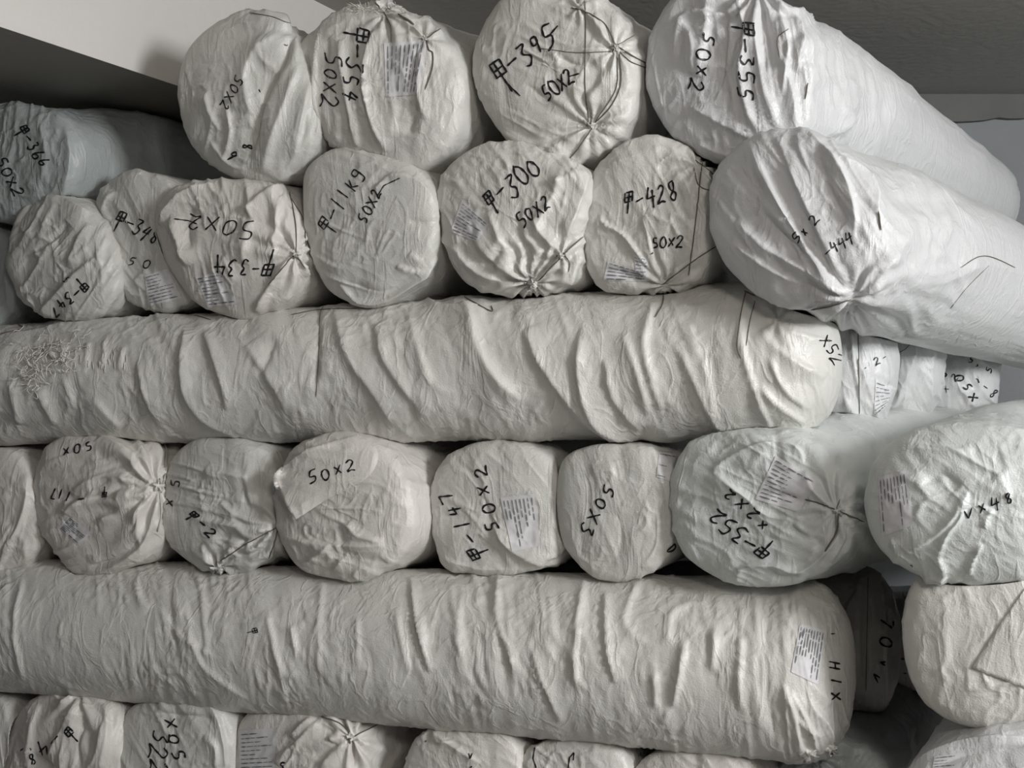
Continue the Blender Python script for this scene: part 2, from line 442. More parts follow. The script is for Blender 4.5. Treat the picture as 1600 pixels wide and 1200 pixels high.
def label_patch(r, surf, quad, root, lines=11, seed=1, w=1.5, mat='paper', paper=True):
    q = np.array(quad, float); rs = random.Random(seed); n = 26
    def bil(u, v): return q[0] * (1 - u) * (1 - v) + q[1] * u * (1 - v) + q[2] * u * v + q[3] * (1 - u) * v
    lab = root
    if paper:
        V = []; idx = {}; Fc = []
        for i in range(n + 1):
            for j in range(n + 1):
                p = bil(i / n, j / n); h = surf.hit(p[0], p[1], 0.0012)
                if h is not None: idx[i, j] = len(V); V.append(h[0])
        for i in range(n):
            for j in range(n):
                k = [(i, j), (i + 1, j), (i + 1, j + 1), (i, j + 1)]
                if all(t in idx for t in k):
                    ids = [idx[t] for t in k]
                    if max(np.linalg.norm(V[ids[0]] - V[t]) for t in ids) < 0.03: Fc.append(tuple(ids))
        if not Fc: return
        lab = mesh_obj('paper_label', np.array(V), Fc, M[mat], root, r.org); lab['label'] = 'thin paper label with small grey print'
    g = Geo()
    for k in range(lines):
        v = 0.09 + 0.82 * k / (lines - 1); u = 0.06; end = rs.choice([.94, .94, .6, .5, .8, .45])
        while u < end - 0.03:
            u2 = min(end, u + rs.uniform(.06, .3)); g.ribbon(surf, [bil(u, v), bil((u + u2) / 2, v), bil(u2, v)], w, 0.0024, 3.0)
            u = u2 + 0.025
    o = g.obj('printed_text', M['print'], lab, r.org)
    if o: o['kind'] = 'stuff'

def tuft(r, surf, px, py, rad, hgt, root, seed=0, name='tied_tuft', mat=None, n=9):
    """gathered end of the sack standing out of the tie: crinkled petals of cloth with thickness"""
    h = surf.hit(px, py, 0.0)
    if h is None: return
    c, nrm = Vector(h[0]), Vector(h[1]); s = c.y / F
    u = nrm.cross(Vector((0.2, 0.1, 1))).normalized(); w = nrm.cross(u); rs = random.Random(seed + int(px))
    V = []; Fc = []; K = 30; R = 8
    for i in range(R + 1):
        t = i / R
        for k in range(K):
            an = 2 * math.pi * k / K
            pl = 1 + 0.38 * math.sin(an * n / 1.7 + seed) * (0.4 + t) + 0.22 * math.sin(an * n + 1.3 * seed)
            waist = 1.15 * (1 - t) ** 2 + 0.26 + 0.85 * t ** 1.6
            rr = rad * s * waist * pl * (0.8 + 0.2 * rs.random())
            hh = hgt * s * (t - 0.18) + (0.25 * hgt * s * math.sin(an * 3 + seed) * t)
            V.append(np.array(c + u * (rr * math.cos(an)) + w * (rr * math.sin(an)) + nrm * hh))
    for i in range(R):
        for k in range(K):
            k2 = (k + 1) % K; Fc.append((i * K + k, i * K + k2, (i + 1) * K + k2, (i + 1) * K + k))
    V.append(np.array(c + nrm * hgt * s * 0.25)); top = len(V) - 1
    for k in range(K): Fc.append((R * K + k, R * K + (k + 1) % K, top))
    return mesh_obj(name, np.array(V), Fc, mat or r.mat, root, r.org)

def flap(r, surf, outline_a, outline_b, root, lift=14, rows=22, cols=26, name='loose_flap', seed=0, thick=0.0012, curl=0.0, wave=1.0, lin=False):
    """loose piece of sack cloth: spans from outline_a (attached) to outline_b (free edge), lifted off the surface"""
    A_ = catmull(outline_a, cols); B_ = catmull(outline_b, cols); V = []; ok = []
    base = None
    for i in range(rows):
        t = i / (rows - 1)
        for j in range(cols):
            p = A_[j] * (1 - t) + B_[j] * t
            h = surf.hit(p[0], p[1], 0.001)
            if h is None:
                if base is None: base = r.C[1]
                P = at(p[0], p[1], base)
            else: P = h[0]; base = P[1] if base is None else base * 0.7 + P[1] * 0.3
            s = P[1] / F; d = ray(p[0], p[1]); d = d / np.linalg.norm(d)
            wv = 0.5 + 0.5 * math.sin(j * 0.55 + t * 2.2 + seed) + 0.4 * math.sin(j * 1.3 - t * 3 + seed * 2)
            P = P - d * s * lift * (t ** 1.2 * (0.9 + 0.2 * wave * wv) if lin else math.sin(min(1, t * 1.25) * math.pi / 2) * (1 - wave * 0.45 + wave * 0.45 * wv) - curl * t * t)
            V.append(P)
    n = len(V); V2 = [v + np.array([0, thick, 0]) for v in V]; V = V + V2; Fc = []
    for i in range(rows - 1):
        for j in range(cols - 1):
            a = i * cols + j; q = (a, a + 1, a + cols + 1, a + cols); Fc.append(q); Fc.append(tuple(n + k for k in q[::-1]))
    edge = [j for j in range(cols)] + [i * cols + cols - 1 for i in range(1, rows)] + [(rows - 1) * cols + j for j in range(cols - 2, -1, -1)] + [i * cols for i in range(rows - 2, 0, -1)]
    for i in range(len(edge)):
        a, b = edge[i], edge[(i + 1) % len(edge)]; Fc.append((a, n + a, n + b, b))
    return mesh_obj(name, np.array(V), Fc, r.mat, root, r.org)

# ------------------------------------------------------------------ the setting
def box(name, x0, x1, y0, y1, z0, z1, mat, sub=1):
    V = [(x, y, z) for z in (z0, z1) for y in (y0, y1) for x in (x0, x1)]
    Fc = [(0, 2, 3, 1), (4, 5, 7, 6), (0, 1, 5, 4), (1, 3, 7, 5), (3, 2, 6, 7), (2, 0, 4, 6)]
    o = mesh_obj(name, np.array(V), Fc, mat, smooth=False); o['kind'] = 'structure'; return o

ZC = CZ + 1.05
box('floor', -3.2, 4.2, -1.5, 4.3, -0.1, 0.0, M['floor'])
box('ceiling', -3.2, 4.2, -1.5, 4.3, ZC, ZC + 0.1, M['ceiling'])
box('wall_back', -3.2, 4.2, 4.2, 4.35, 0, ZC, M['wall'])
box('wall_right_blocker', 3.4, 3.5, 0.9, 4.3, 0, ZC, M['wall'])  # unseen wall added to keep light off the back of the room
box('wall_front_blocker', -3.2, 4.2, -1.6, -1.5, 0, ZC, M['wall'])  # unseen wall added so that sky light enters only from the right
box('wall_left', -3.3, -3.2, -1.5, 4.3, 0, ZC, M['wall'])
# rough dark band along the back wall just under the ceiling, its lower edge ragged
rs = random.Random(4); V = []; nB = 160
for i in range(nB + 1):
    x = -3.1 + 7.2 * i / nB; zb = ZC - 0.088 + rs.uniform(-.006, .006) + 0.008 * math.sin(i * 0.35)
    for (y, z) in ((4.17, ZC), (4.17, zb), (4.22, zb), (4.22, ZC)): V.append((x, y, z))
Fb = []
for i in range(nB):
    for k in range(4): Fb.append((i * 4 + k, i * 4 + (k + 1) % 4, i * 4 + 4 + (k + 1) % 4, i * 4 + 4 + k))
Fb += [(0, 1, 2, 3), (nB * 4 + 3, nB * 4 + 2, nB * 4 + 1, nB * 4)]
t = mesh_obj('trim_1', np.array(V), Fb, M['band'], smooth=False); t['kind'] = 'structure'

# the dropped beam running back over the left of the pile
bx, by = -0.5425, 3.15; ax = np.array([880 / F, 1.0]); ax /= np.linalg.norm(ax); left = np.array([-ax[1], ax[0]])
zb = CZ + 0.692
def bp(s, o, z): p = np.array([bx, by]) + ax * s + left * o; return (p[0], p[1], z)
S0, S1 = -3.4, 1.25
Vb = [bp(S0, 0, zb), bp(S1, 0, zb), bp(S1, 0.75, zb), bp(S0, 0.75, zb), bp(S0, 0, ZC + .02), bp(S1, 0, ZC + .02), bp(S1, 0.75, ZC + .02), bp(S0, 0.75, ZC + .02)]
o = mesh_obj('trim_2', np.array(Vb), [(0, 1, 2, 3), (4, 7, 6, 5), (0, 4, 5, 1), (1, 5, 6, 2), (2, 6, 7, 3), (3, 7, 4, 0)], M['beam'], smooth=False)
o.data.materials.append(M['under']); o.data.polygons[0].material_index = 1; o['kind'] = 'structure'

# ------------------------------------------------------------------ the rolls of cloth in the pile
TOP, MID, LOW, BOT = 'wrapped rolls in the top row', 'wrapped rolls in the second row', 'wrapped rolls in the third row', 'wrapped rolls in the bottom row'
SIDE, RIGHT = 'long rolls laid crosswise', 'wrapped rolls in the right hand stack'
W0 = 2.6

# --- long crosswise rolls
def dirpx(p0, Y0, p1, Y1): return at(*p1, Y1) - at(*p0, Y0)
a0, a1 = at(1212, 563, 2.03), at(0, 601, 2.69)
side_roll(a0, a1 - a0, 0.1425, L=1.95, b=0.80, n=2.25, prio=0, tint='white', group=SIDE, nth=190, ncap=90, nbody=430,
    label='long roll lying crosswise under the second row, frayed hole near its left end',
    crumple=[(62, 120, 34, 1.0), (75, 70, 11, 0.7)], facet=7, fine=1.8,
    pinch=[(1215, 500, 75, 7, 7, 2)],
    folds=[([(735, 478), (750, 545), (775, 585), (815, 625)], 15, 13), ([(820, 515), (845, 570), (900, 640), (965, 692)], 13, 13, 1), ([(908, 515), (905, 590), (928, 650), (990, 698)], 12, 13, 1),
        ([(945, 560), (958, 620), (1000, 672)], 8, 8, 1), ([(975, 520), (1000, 590), (1015, 645)], 8, 8), ([(1022, 470), (1008, 540), (1022, 600), (1035, 640)], 8, 9),
        ([(1060, 545), (1100, 630), (1130, 682)], 8, 8, 1), ([(1100, 560), (1118, 650)], 7, 5), ([(1075, 500), (1095, 560)], 9, 5), ([(288, 505), (286, 590), (308, 645), (372, 684)], 11, 9, 1), ([(318, 520), (345, 590), (356, 640)], 8, 8, 1),
        ([(498, 470), (496, 540), (492, 600)], 10, -6), ([(520, 480), (545, 560), (590, 620), (620, 670)], 16, 9, 1), ([(590, 505), (600, 560), (640, 615), (665, 650)], 13, 9, 1), ([(640, 500), (655, 545), (675, 600)], 10, 7), ([(385, 540), (420, 590), (450, 640)], 14, 7, 1), ([(430, 530), (410, 590)], 10, -5),
        ([(215, 565), (228, 620), (250, 660)], 7, 7, 1), ([(195, 540), (185, 580)], 5, 5), ([(165, 530), (162, 575)], 4, 5), ([(138, 535), (136, 575)], 4, 5),
        ([(18, 600), (30, 665)], 7, 7, 1), ([(60, 610), (85, 665)], 8, 7, 1), ([(100, 590), (120, 640)], 8, 5), ([(150, 620), (190, 670)], 9, 5),
        ([(660, 462), (690, 480), (760, 485)], 6, 8), ([(1168, 455), (1160, 530), (1178, 600), (1205, 668)], 6, 9),
        ([(1190, 520), (1235, 560), (1290, 590)], 7, 7), ([(1200, 490), (1240, 520), (1300, 535)], 7, 7), ([(1185, 600), (1215, 630), (1260, 660)], 7, 8), ([(1200, 560), (1225, 610), (1265, 640)], 6, 6, 1), ([(1215, 470), (1265, 490), (1305, 520)], 6, 5),
        ([(0, 525), (80, 512), (180, 500), (300, 492)], 5, 5)],
    text=[('x52', (1291, 532), (1309, 560), 15, 1.8)],
    strings=[([(0, 522), (35, 513), (34, 505), (120, 500), (230, 498)], .9), ([(260, 494), (262, 488), (300, 492), (330, 500)], .9), ([(455, 492), (500, 484), (560, 482)], .9), ([(505, 478), (500, 495), (498, 560), (494, 620)], .6), ([(718, 460), (766, 486), (768, 478)], 1.0),
             ([(1037, 458), (1035, 476), (1024, 496)], 1.0), ([(1165, 455), (1158, 490), (1152, 540), (1158, 560)], .7), ([(1180, 470), (1172, 500), (1166, 540)], .6), ([(1163, 455), (1180, 462), (1195, 460)], 1.1)])
b0, b1 = at(1238, 1045, 2.0), at(0, 973, 2.70)
side_roll(b0, b1 - b0, 0.156, L=1.95, b=0.66, n=2.5, prio=0, tint='white', group=SIDE, nth=190, ncap=90, nbody=430,
    label='long roll lying crosswise above the bottom row, printed label on its right end',
    crumple=[(84, 150, 14, 1.6), (66, 60, 12, 1.2)], facet=3,
    folds=[([(36, 900), (24, 985), (38, 1062)], 4, 5), ([(215, 895), (216, 930), (235, 950)], 6, 6), ([(250, 950), (275, 985), (340, 1030)], 4, 3), ([(300, 985), (318, 1040), (385, 1092)], 7, 5), ([(420, 960), (432, 1010), (445, 1055)], 6, 6), ([(458, 975), (466, 1030)], 4, 6),
        ([(640, 900), (652, 980), (672, 1050)], 4, 8, 1), ([(660, 960), (665, 1010)], 4, 5), ([(620, 950), (632, 1010), (640, 1050)], 5, 6), ([(560, 960), (562, 1040)], 4, 4), ([(505, 900), (500, 970), (502, 1040)], 5, 4), ([(780, 890), (775, 960), (800, 1040), (805, 1070)], 6, 7, 1), ([(720, 930), (718, 1000), (730, 1050)], 5, 6),
        ([(915, 905), (904, 980), (900, 1050), (918, 1080)], 6, 9), ([(945, 925), (948, 1010), (962, 1068)], 6, 9, 1), ([(830, 1010), (845, 1060), (875, 1130)], 5, 6, 1), ([(1005, 905), (985, 940), (978, 975), (1005, 1005)], 7, 6), ([(1090, 940), (1052, 960), (1045, 1010)], 7, 6), ([(1073, 1000), (1065, 1050), (1053, 1105)], 5, 12), ([(1024, 1050), (1027, 1105)], 4, 8),
        ([(1120, 985), (1114, 1050)], 5, 8), ([(1160, 995), (1157, 1060), (1160, 1110)], 5, 9), ([(1045, 1110), (1040, 1130)], 4, 5), ([(1185, 930), (1180, 1040), (1195, 1150)], 5, 3), ([(1205, 925), (1196, 1040), (1212, 1150)], 5, -3),
        ([(1222, 1065), (1240, 1110), (1250, 1160), (1262, 1180)], 6, 9), ([(1235, 1080), (1262, 1130), (1275, 1172)], 5, 8), ([(1262, 1095), (1290, 1130), (1300, 1160)], 6, 8), ([(1270, 1070), (1300, 1100)], 5, 5), ([(1245, 1120), (1280, 1150)], 4, 6)],
    text=[('H1x', (1304, 1040), (1306, 1088), 14, 2.4), (',', (1309, 990), (1316, 1008), 12, 2.0), ('J', (396, 986), (397, 990), 10, 1.3)],
    labels=[([(1250, 975), (1236, 1050), (1278, 1070), (1290, 985)], 9)],
    tufts=[(1262, 1176, 10, 12, 3), (1296, 1168, 8, 12, 5)])
side_roll(at(1322, 573, 2.31), a1 - a0, 0.140, L=1.6, b=0.72, n=2.2, prio=-1, tint='cool', group=SIDE, nbody=60, nth=150,
    label='crosswise roll behind the frayed one, its end with a folded printed label',
    crumple=[(80, 90, 22, 3.4)], pinch=[(1345, 500, 90, 8, 7, 2)],
    folds=[([(1325, 500), (1340, 560), (1360, 620)], 6, 8), ([(1345, 480), (1375, 540), (1390, 600)], 8, 8), ([(1320, 620), (1345, 660)], 6, 6)],
    text=[('2', (1350, 522), (1351, 528), 9, 1.5), ('2-', (1370, 565), (1382, 558), 9, 1.4), (',', (1355, 574), (1357, 576), 8, 1.4)],
    labels=[([(1368, 592), (1400, 606), (1385, 632), (1365, 655)], 8)], strings=[([(1340, 500), (1342, 580), (1343, 670)], .6)])
side_roll(at(1402, 566, 2.58), a1 - a0, 0.142, L=1.6, b=0.72, n=2.2, prio=-2, tint='cool', group=SIDE, nbody=60, nth=150,
    label='third crosswise roll back, plain pale end with soft folds under the leaning rolls',
    crumple=[(70, 90, 24, 3.4)], folds=[([(1430, 480), (1425, 560), (1395, 640)], 8, 8), ([(1455, 510), (1452, 580), (1450, 650)], 7, 8), ([(1400, 500), (1450, 530), (1480, 560)], 9, 8)],
    strings=[([(1400, 554), (1420, 540), (1440, 505), (1472, 490)], .5)])
side_roll(at(1496, 588, 2.86), a1 - a0, 0.136, L=1.6, b=0.72, n=2.3, prio=-3, tint='cool', group=SIDE, nbody=60, nth=150,
    label='farthest crosswise roll, scribbled end at the right edge above the pale mint roll',
    crumple=[(50, 70, 18, 3.6)],
    text=[('2', (1473, 586), (1474, 594), 13, 2.0), ('05x', (1500, 590), (1522, 620), 12, 2.2), ('5,', (1518, 562), (1530, 566), 9, 1.6), ('v5', (1553, 560), (1545, 578), 9, 1.6), ('x2', (1478, 608), (1492, 590), 8, 1.2), ('8', (1553, 615), (1556, 617), 12, 1.6), ('~-', (1528, 594), (1540, 604), 9, 1.6)])
side_roll(at(1328, 1003, 2.31), b1 - b0, 0.153, L=1.6, b=0.62, n=2.5, prio=-1, tint='warm', group=SIDE, nbody=60, nth=150,
    label='pinkish crosswise roll end beside the labelled long roll, marked down its rim',
    crumple=[(86, 120, 20, 3.0)], folds=[([(1345, 915), (1342, 980), (1345, 1060)], 7, 8), ([(1358, 930), (1356, 1000), (1352, 1080)], 5, -6), ([(1370, 900), (1385, 935), (1395, 980)], 7, 7), ([(1320, 960), (1335, 930), (1345, 900)], 6, 7)],
    text=[('70', (1387, 974), (1385, 1004), 16, 2.4), ('v', (1379, 1036), (1378, 1040), 10, 2.2), ('v', (1369, 1058), (1362, 1068), 12, 2.2)],
    strings=[([(1356, 900), (1355, 980), (1353, 1080)], .5)])
side_roll(at(1392, 1018, 2.58), b1 - b0, 0.135, L=1.6, b=0.62, n=2.5, prio=-2, tint='warm', group=SIDE, nbody=60, nth=150,
    label='shaded crosswise roll end in the gap beside the smooth right hand roll',
    crumple=[(86, 120, 20, 3.0)], text=[('C', (1411, 1032), (1412, 1036), 13, 2.2), ('-', (1414, 1052), (1416, 1053), 8, 2), ('C', (1409, 985), (1410, 988), 9, 1.5)])

side_roll(at(1440, 1010, 2.87), b1 - b0, 0.145, L=1.6, b=0.62, n=2.5, prio=-3, tint='grey', group=SIDE, nbody=60, nth=150,  # added roll, covers the bright back wall so the gap stays dark
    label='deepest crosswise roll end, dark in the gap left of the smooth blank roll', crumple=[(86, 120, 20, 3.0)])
# --- top row
end_roll([(287, 150), (294, 105), (315, 66), (350, 35), (395, 20), (440, 33), (475, 70), (500, 130), (508, 190), (492, 240), (455, 275), (415, 286), (370, 277), (325, 248), (297, 205)],
    prio=4, tint='grey', group=TOP, b=0.28, label='leftmost roll of the top row, half hidden, big fold down its end',
    crumple=[(100, 80, 20, 2.0)], pinch=[(462, 52, 120, 6, 8, 3)],
    folds=[([(452, 42), (405, 80), (388, 115), (392, 165), (390, 200)], 12, 10), ([(455, 62), (440, 105), (415, 150), (398, 215), (388, 250)], 9, -12), ([(470, 100), (445, 170), (425, 230), (412, 270)], 11, 10), ([(325, 145), (332, 175), (345, 205)], 6, 6), ([(357, 165), (363, 205), (352, 250)], 5, 7), ([(330, 220), (360, 255), (385, 262)], 8, 6), ([(485, 130), (470, 200), (462, 245)], 8, 7), ([(395, 22), (420, 28), (452, 38)], 6, 6)],
    text=[('50x2', (373, 126), (352, 165), 14, 1.8), ('9', (364, 243), (366, 246), 15, 2.4), ('8', (386, 230), (387, 234), 16, 2.2), ('-', (406, 142), (410, 152), 8, 1.8), (',', (455, 70), (458, 92), 12, 1.6)],
    tufts=[(458, 38, 9, 12, 2)], strings=[([(390, 20), (425, 26), (456, 36), (480, 20), (497, 28)], .6)])
end_roll([(460, 130), (470, 85), (500, 45), (545, 15), (595, 5), (650, 22), (700, 60), (727, 120), (726, 190), (700, 238), (648, 267), (590, 264), (540, 240), (495, 203), (470, 170)],
    prio=4.1, tint='white', group=TOP, b=0.26, label='second roll of the top row, tall white folds and printed label beneath a frayed tie',
    crumple=[(84, 90, 16, 2.6)], pinch=[(600, 18, 95, 9, 8, 4), (664, 62, 70, 7, 7, 2)],
    folds=[([(500, 45), (494, 100), (493, 150), (500, 200)], 5, 8), ([(532, 62), (536, 110), (547, 170), (558, 230)], 7, 11, 1), ([(592, 30), (578, 75), (571, 130), (586, 195), (603, 238)], 9, 13, 1), ([(515, 55), (512, 100), (505, 150)], 5, -5), ([(560, 100), (562, 150), (572, 180)], 6, 5), ([(666, 65), (655, 110), (656, 160), (668, 190)], 7, 9, 1), ([(650, 160), (645, 190), (640, 210)], 9, -8), ([(480, 80), (488, 120)], 4, -5), ([(605, 25), (640, 40), (665, 60)], 5, 8), ([(620, 155), (615, 190), (612, 215)], 9, 4)],
    text=[('J-354', (561, 55), (546, 150), 24, 2.6), ('50x2', (519, 94), (514, 158), 20, 2.2)],
    labels=[([(600, 68), (603, 152), (650, 148), (668, 62)], 9)],
    strings=[([(598, 15), (610, 40), (612, 66)], .8), ([(666, 60), (690, 44), (704, 40)], 1.0), ([(664, 60), (670, 78), (676, 84), (675, 110), (664, 140)], 1.0), ([(598, 12), (635, 30), (664, 58)], 1.6)],
    tufts=[(600, 8, 11, 16, 1), (664, 62, 5, 8, 4)], frayed=[(608, 10, 24, 46), (560, 8, 12, 30)])
end_roll([(745, 110), (752, 65), (775, 20), (815, -15), (870, -27), (930, -12), (975, 35), (997, 92), (998, 150), (978, 205), (938, 245), (888, 260), (832, 242), (785, 205), (757, 160)],
    prio=4.2, tint='white', group=TOP, b=0.27, label='third roll of the top row, marked 395, stitched twice with dark string',
    crumple=[(28, 80, 22, 2.2)], pinch=[(962, 76, 85, 9, 10, 5), (924, 196, 125, 11, 10, 5), (905, 12, 60, 7, 8, 1)],
    folds=[([(785, 205), (850, 225), (915, 200)], 8, 6), ([(790, 222), (850, 238), (885, 250)], 5, 6, 1), ([(820, 130), (870, 165), (915, 190)], 9, -5), ([(860, 240), (872, 225), (885, 245)], 6, 7), ([(905, 10), (925, 30), (950, 60)], 6, 7), ([(930, 20), (945, 45)], 5, 5), ([(845, 90), (890, 80), (950, 78)], 7, 5), ([(870, 85), (900, 100), (930, 95)], 6, -5)],
    text=[('J-395', (781, 112), (858, 58), 30, 2.8), ('50x2', (855, 145), (888, 120), 21, 2.6)],
    strokes=[([(858, 56), (872, 40)], 2.6), ([(888, 120), (905, 115)], 2.2), ([(790, 128), (813, 150)], 2.4)],
    strings=[([(893, 12), (914, 18), (945, 38), (962, 70)], .9), ([(914, 0), (915, 60), (914, 130), (920, 195)], .7), ([(965, 72), (990, 88), (1012, 100)], .9), ([(968, 80), (985, 96), (1014, 108)], .8), ([(968, 82), (970, 130), (955, 165), (926, 195)], .9), ([(964, 90), (962, 140), (930, 190)], .7), ([(925, 200), (905, 230), (888, 250)], .9), ([(840, 75), (900, 82), (955, 80)], .5), ([(962, 72), (992, 55)], .6)],
    tufts=[(962, 76, 5, 9, 1), (924, 196, 5, 8, 2)])
end_roll([(1015, 110), (1020, 60), (1045, 15), (1085, -20), (1150, -32), (1215, -8), (1258, 48), (1275, 115), (1268, 185), (1235, 235), (1185, 262), (1130, 258), (1080, 235), (1040, 195), (1020, 150)],
    vp=(2060, 655), L=1.58, off=-0.02, prio=4.3, tint='cool', group=TOP, b=0.26, label='big long roll at the top right leaning down to the back wall',
    crumple=[(80, 100, 17, 3.0)], pinch=[(1185, -20, 230, 13, 15, 2)],
    folds=[([(1062, 25), (1085, 70), (1082, 115)], 9, 8), ([(1108, -10), (1103, 55), (1092, 120)], 8, 10), ([(1130, 0), (1135, 60), (1128, 130)], 7, -6), ([(1150, -10), (1166, 60), (1158, 110), (1170, 175), (1188, 215)], 8, 12, 1), ([(1190, -5), (1184, 60), (1194, 130), (1215, 200)], 8, 11), ([(1215, 10), (1232, 75), (1222, 150)], 8, 9), ([(1240, 25), (1252, 60), (1245, 110)], 6, 10), ([(1225, 90), (1240, 150), (1245, 200)], 7, 7),
        ([(1075, 165), (1120, 190), (1180, 220)], 11, 8, 1), ([(1090, 225), (1130, 240), (1170, 245)], 9, 6), ([(1300, 165), (1330, 185), (1300, 210)], 8, 5), ([(1340, 150), (1330, 185), (1300, 215)], 9, 6), ([(1320, 120), (1350, 150)], 12, 5), ([(1385, 120), (1420, 150), (1400, 200)], 14, 4)],
    text=[('50x2', (1107, 62), (1090, 134), 20, 2.6), ('J-355', (1166, 45), (1166, 146), 21, 2.6)],
    strings=[([(1232, 45), (1215, 60), (1218, 90)], .7), ([(1262, 130), (1258, 155)], .9)])

# --- dim rolls far left
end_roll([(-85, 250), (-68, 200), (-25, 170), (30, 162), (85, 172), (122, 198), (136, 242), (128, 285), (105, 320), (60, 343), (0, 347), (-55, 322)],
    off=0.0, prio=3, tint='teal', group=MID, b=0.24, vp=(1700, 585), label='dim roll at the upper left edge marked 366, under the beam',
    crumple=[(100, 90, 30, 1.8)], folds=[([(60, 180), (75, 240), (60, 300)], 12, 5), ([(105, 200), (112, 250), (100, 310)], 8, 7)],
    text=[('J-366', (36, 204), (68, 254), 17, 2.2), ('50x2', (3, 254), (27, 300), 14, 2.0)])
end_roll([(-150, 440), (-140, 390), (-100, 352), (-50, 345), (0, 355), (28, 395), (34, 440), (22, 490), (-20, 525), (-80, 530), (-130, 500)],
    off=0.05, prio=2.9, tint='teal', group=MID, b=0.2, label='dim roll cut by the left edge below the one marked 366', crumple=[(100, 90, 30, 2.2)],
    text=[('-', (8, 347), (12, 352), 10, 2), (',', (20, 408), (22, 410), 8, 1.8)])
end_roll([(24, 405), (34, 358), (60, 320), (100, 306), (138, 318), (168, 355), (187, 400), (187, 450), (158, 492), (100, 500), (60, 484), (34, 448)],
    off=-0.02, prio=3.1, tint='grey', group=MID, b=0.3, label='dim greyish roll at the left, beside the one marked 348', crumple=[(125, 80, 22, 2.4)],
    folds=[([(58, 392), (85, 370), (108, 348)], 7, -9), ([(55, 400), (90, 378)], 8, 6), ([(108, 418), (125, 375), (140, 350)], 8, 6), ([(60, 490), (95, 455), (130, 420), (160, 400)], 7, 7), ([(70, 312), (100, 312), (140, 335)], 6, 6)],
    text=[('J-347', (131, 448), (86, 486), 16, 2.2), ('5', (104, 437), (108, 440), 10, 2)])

# --- second row
end_roll([(160, 345), (166, 300), (192, 275), (225, 268), (272, 282), (312, 320), (327, 375), (322, 430), (297, 474), (245, 485), (205, 470), (180, 430), (162, 388)],
    off=0.02, prio=3.2, tint='grey', group=MID, b=0.27, label='greyish roll marked 348 with a label at its lower right',
    crumple=[(60, 70, 24, 1.8)], folds=[([(180, 300), (165, 325), (175, 345)], 7, 7), ([(168, 350), (180, 400), (200, 450)], 8, 5), ([(210, 440), (230, 420)], 7, 4)],
    text=[('J-348', (188, 343), (243, 369), 20, 2.2), ('50', (207, 408), (230, 412), 11, 1.6)], labels=[([(226, 430), (262, 420), (284, 466), (232, 478)], 9)])
end_roll([(250, 345), (266, 308), (305, 286), (360, 281), (420, 284), (460, 318), (480, 370), (480, 420), (457, 465), (405, 490), (370, 497), (325, 480), (287, 438), (262, 395)],
    off=-0.02, prio=3.3, tint='warm', group=MID, b=0.30, label='bright pinkish roll with upside down writing and a sharp folded ear',
    crumple=[(75, 80, 24, 2.4)], pinch=[(462, 397, 120, 9, 13, 4), (445, 290, 90, 6, 9, 1)],
    folds=[([(250, 352), (264, 330), (290, 305), (332, 287)], 7, 14), ([(268, 342), (283, 380), (297, 415)], 10, 15, 1), ([(300, 320), (295, 360), (300, 390)], 12, -7), ([(383, 332), (410, 305), (445, 288)], 9, 11), ([(392, 345), (388, 380), (382, 412)], 14, 9), ([(440, 305), (432, 350), (430, 400)], 9, 11), ([(460, 325), (468, 355), (463, 395)], 5, 9), ([(398, 482), (425, 445), (455, 405)], 6, 10), ([(420, 460), (440, 430)], 5, -6), ([(470, 405), (478, 430)], 6, 8), ([(350, 400), (370, 440)], 14, 5)],
    text=[('50x2', (386, 360), (304, 346), 22, 1.9), ('J-334', (420, 418), (343, 416), 24, 2.4)], strokes=[([(308, 350), (296, 345), (272, 342)], 1.6)],
    labels=[([(305, 432), (345, 425), (372, 475), (325, 480)], 9)],
    strings=[([(455, 310), (474, 345), (478, 385)], .8), ([(452, 300), (462, 350), (462, 395)], .8), ([(462, 395), (440, 420), (420, 445)], .9), ([(462, 398), (478, 420)], .9)], tufts=[(462, 396, 5, 8, 1)])
end_roll([(480, 310), (483, 270), (505, 245), (540, 233), (600, 238), (655, 262), (684, 300), (689, 350), (680, 400), (650, 446), (602, 476), (560, 478), (520, 455), (495, 410), (482, 360)],
    off=-0.02, prio=3.35, tint='grey', group=MID, b=0.24, n=3.0, label='greyish smooth roll with a pale hem curling round its lower rim',
    crumple=[(20, 60, 24, 1.7)], folds=[([(532, 445), (560, 470), (602, 468), (648, 440), (682, 398)], 4, 9), ([(610, 275), (650, 280), (680, 310)], 7, 6), ([(640, 345), (665, 347), (690, 345)], 5, -5), ([(620, 415), (650, 425), (665, 420)], 4, 6), ([(640, 395), (660, 410)], 5, 5), ([(540, 440), (600, 455), (650, 425)], 8, -4), ([(585, 300), (610, 275), (640, 272)], 5, 5)],
    text=[('J-11kg', (508, 350), (557, 272), 20, 1.9), ('50x2', (569, 342), (588, 303), 16, 2.0)], strokes=[([(590, 306), (600, 290), (625, 278)], 1.6)])
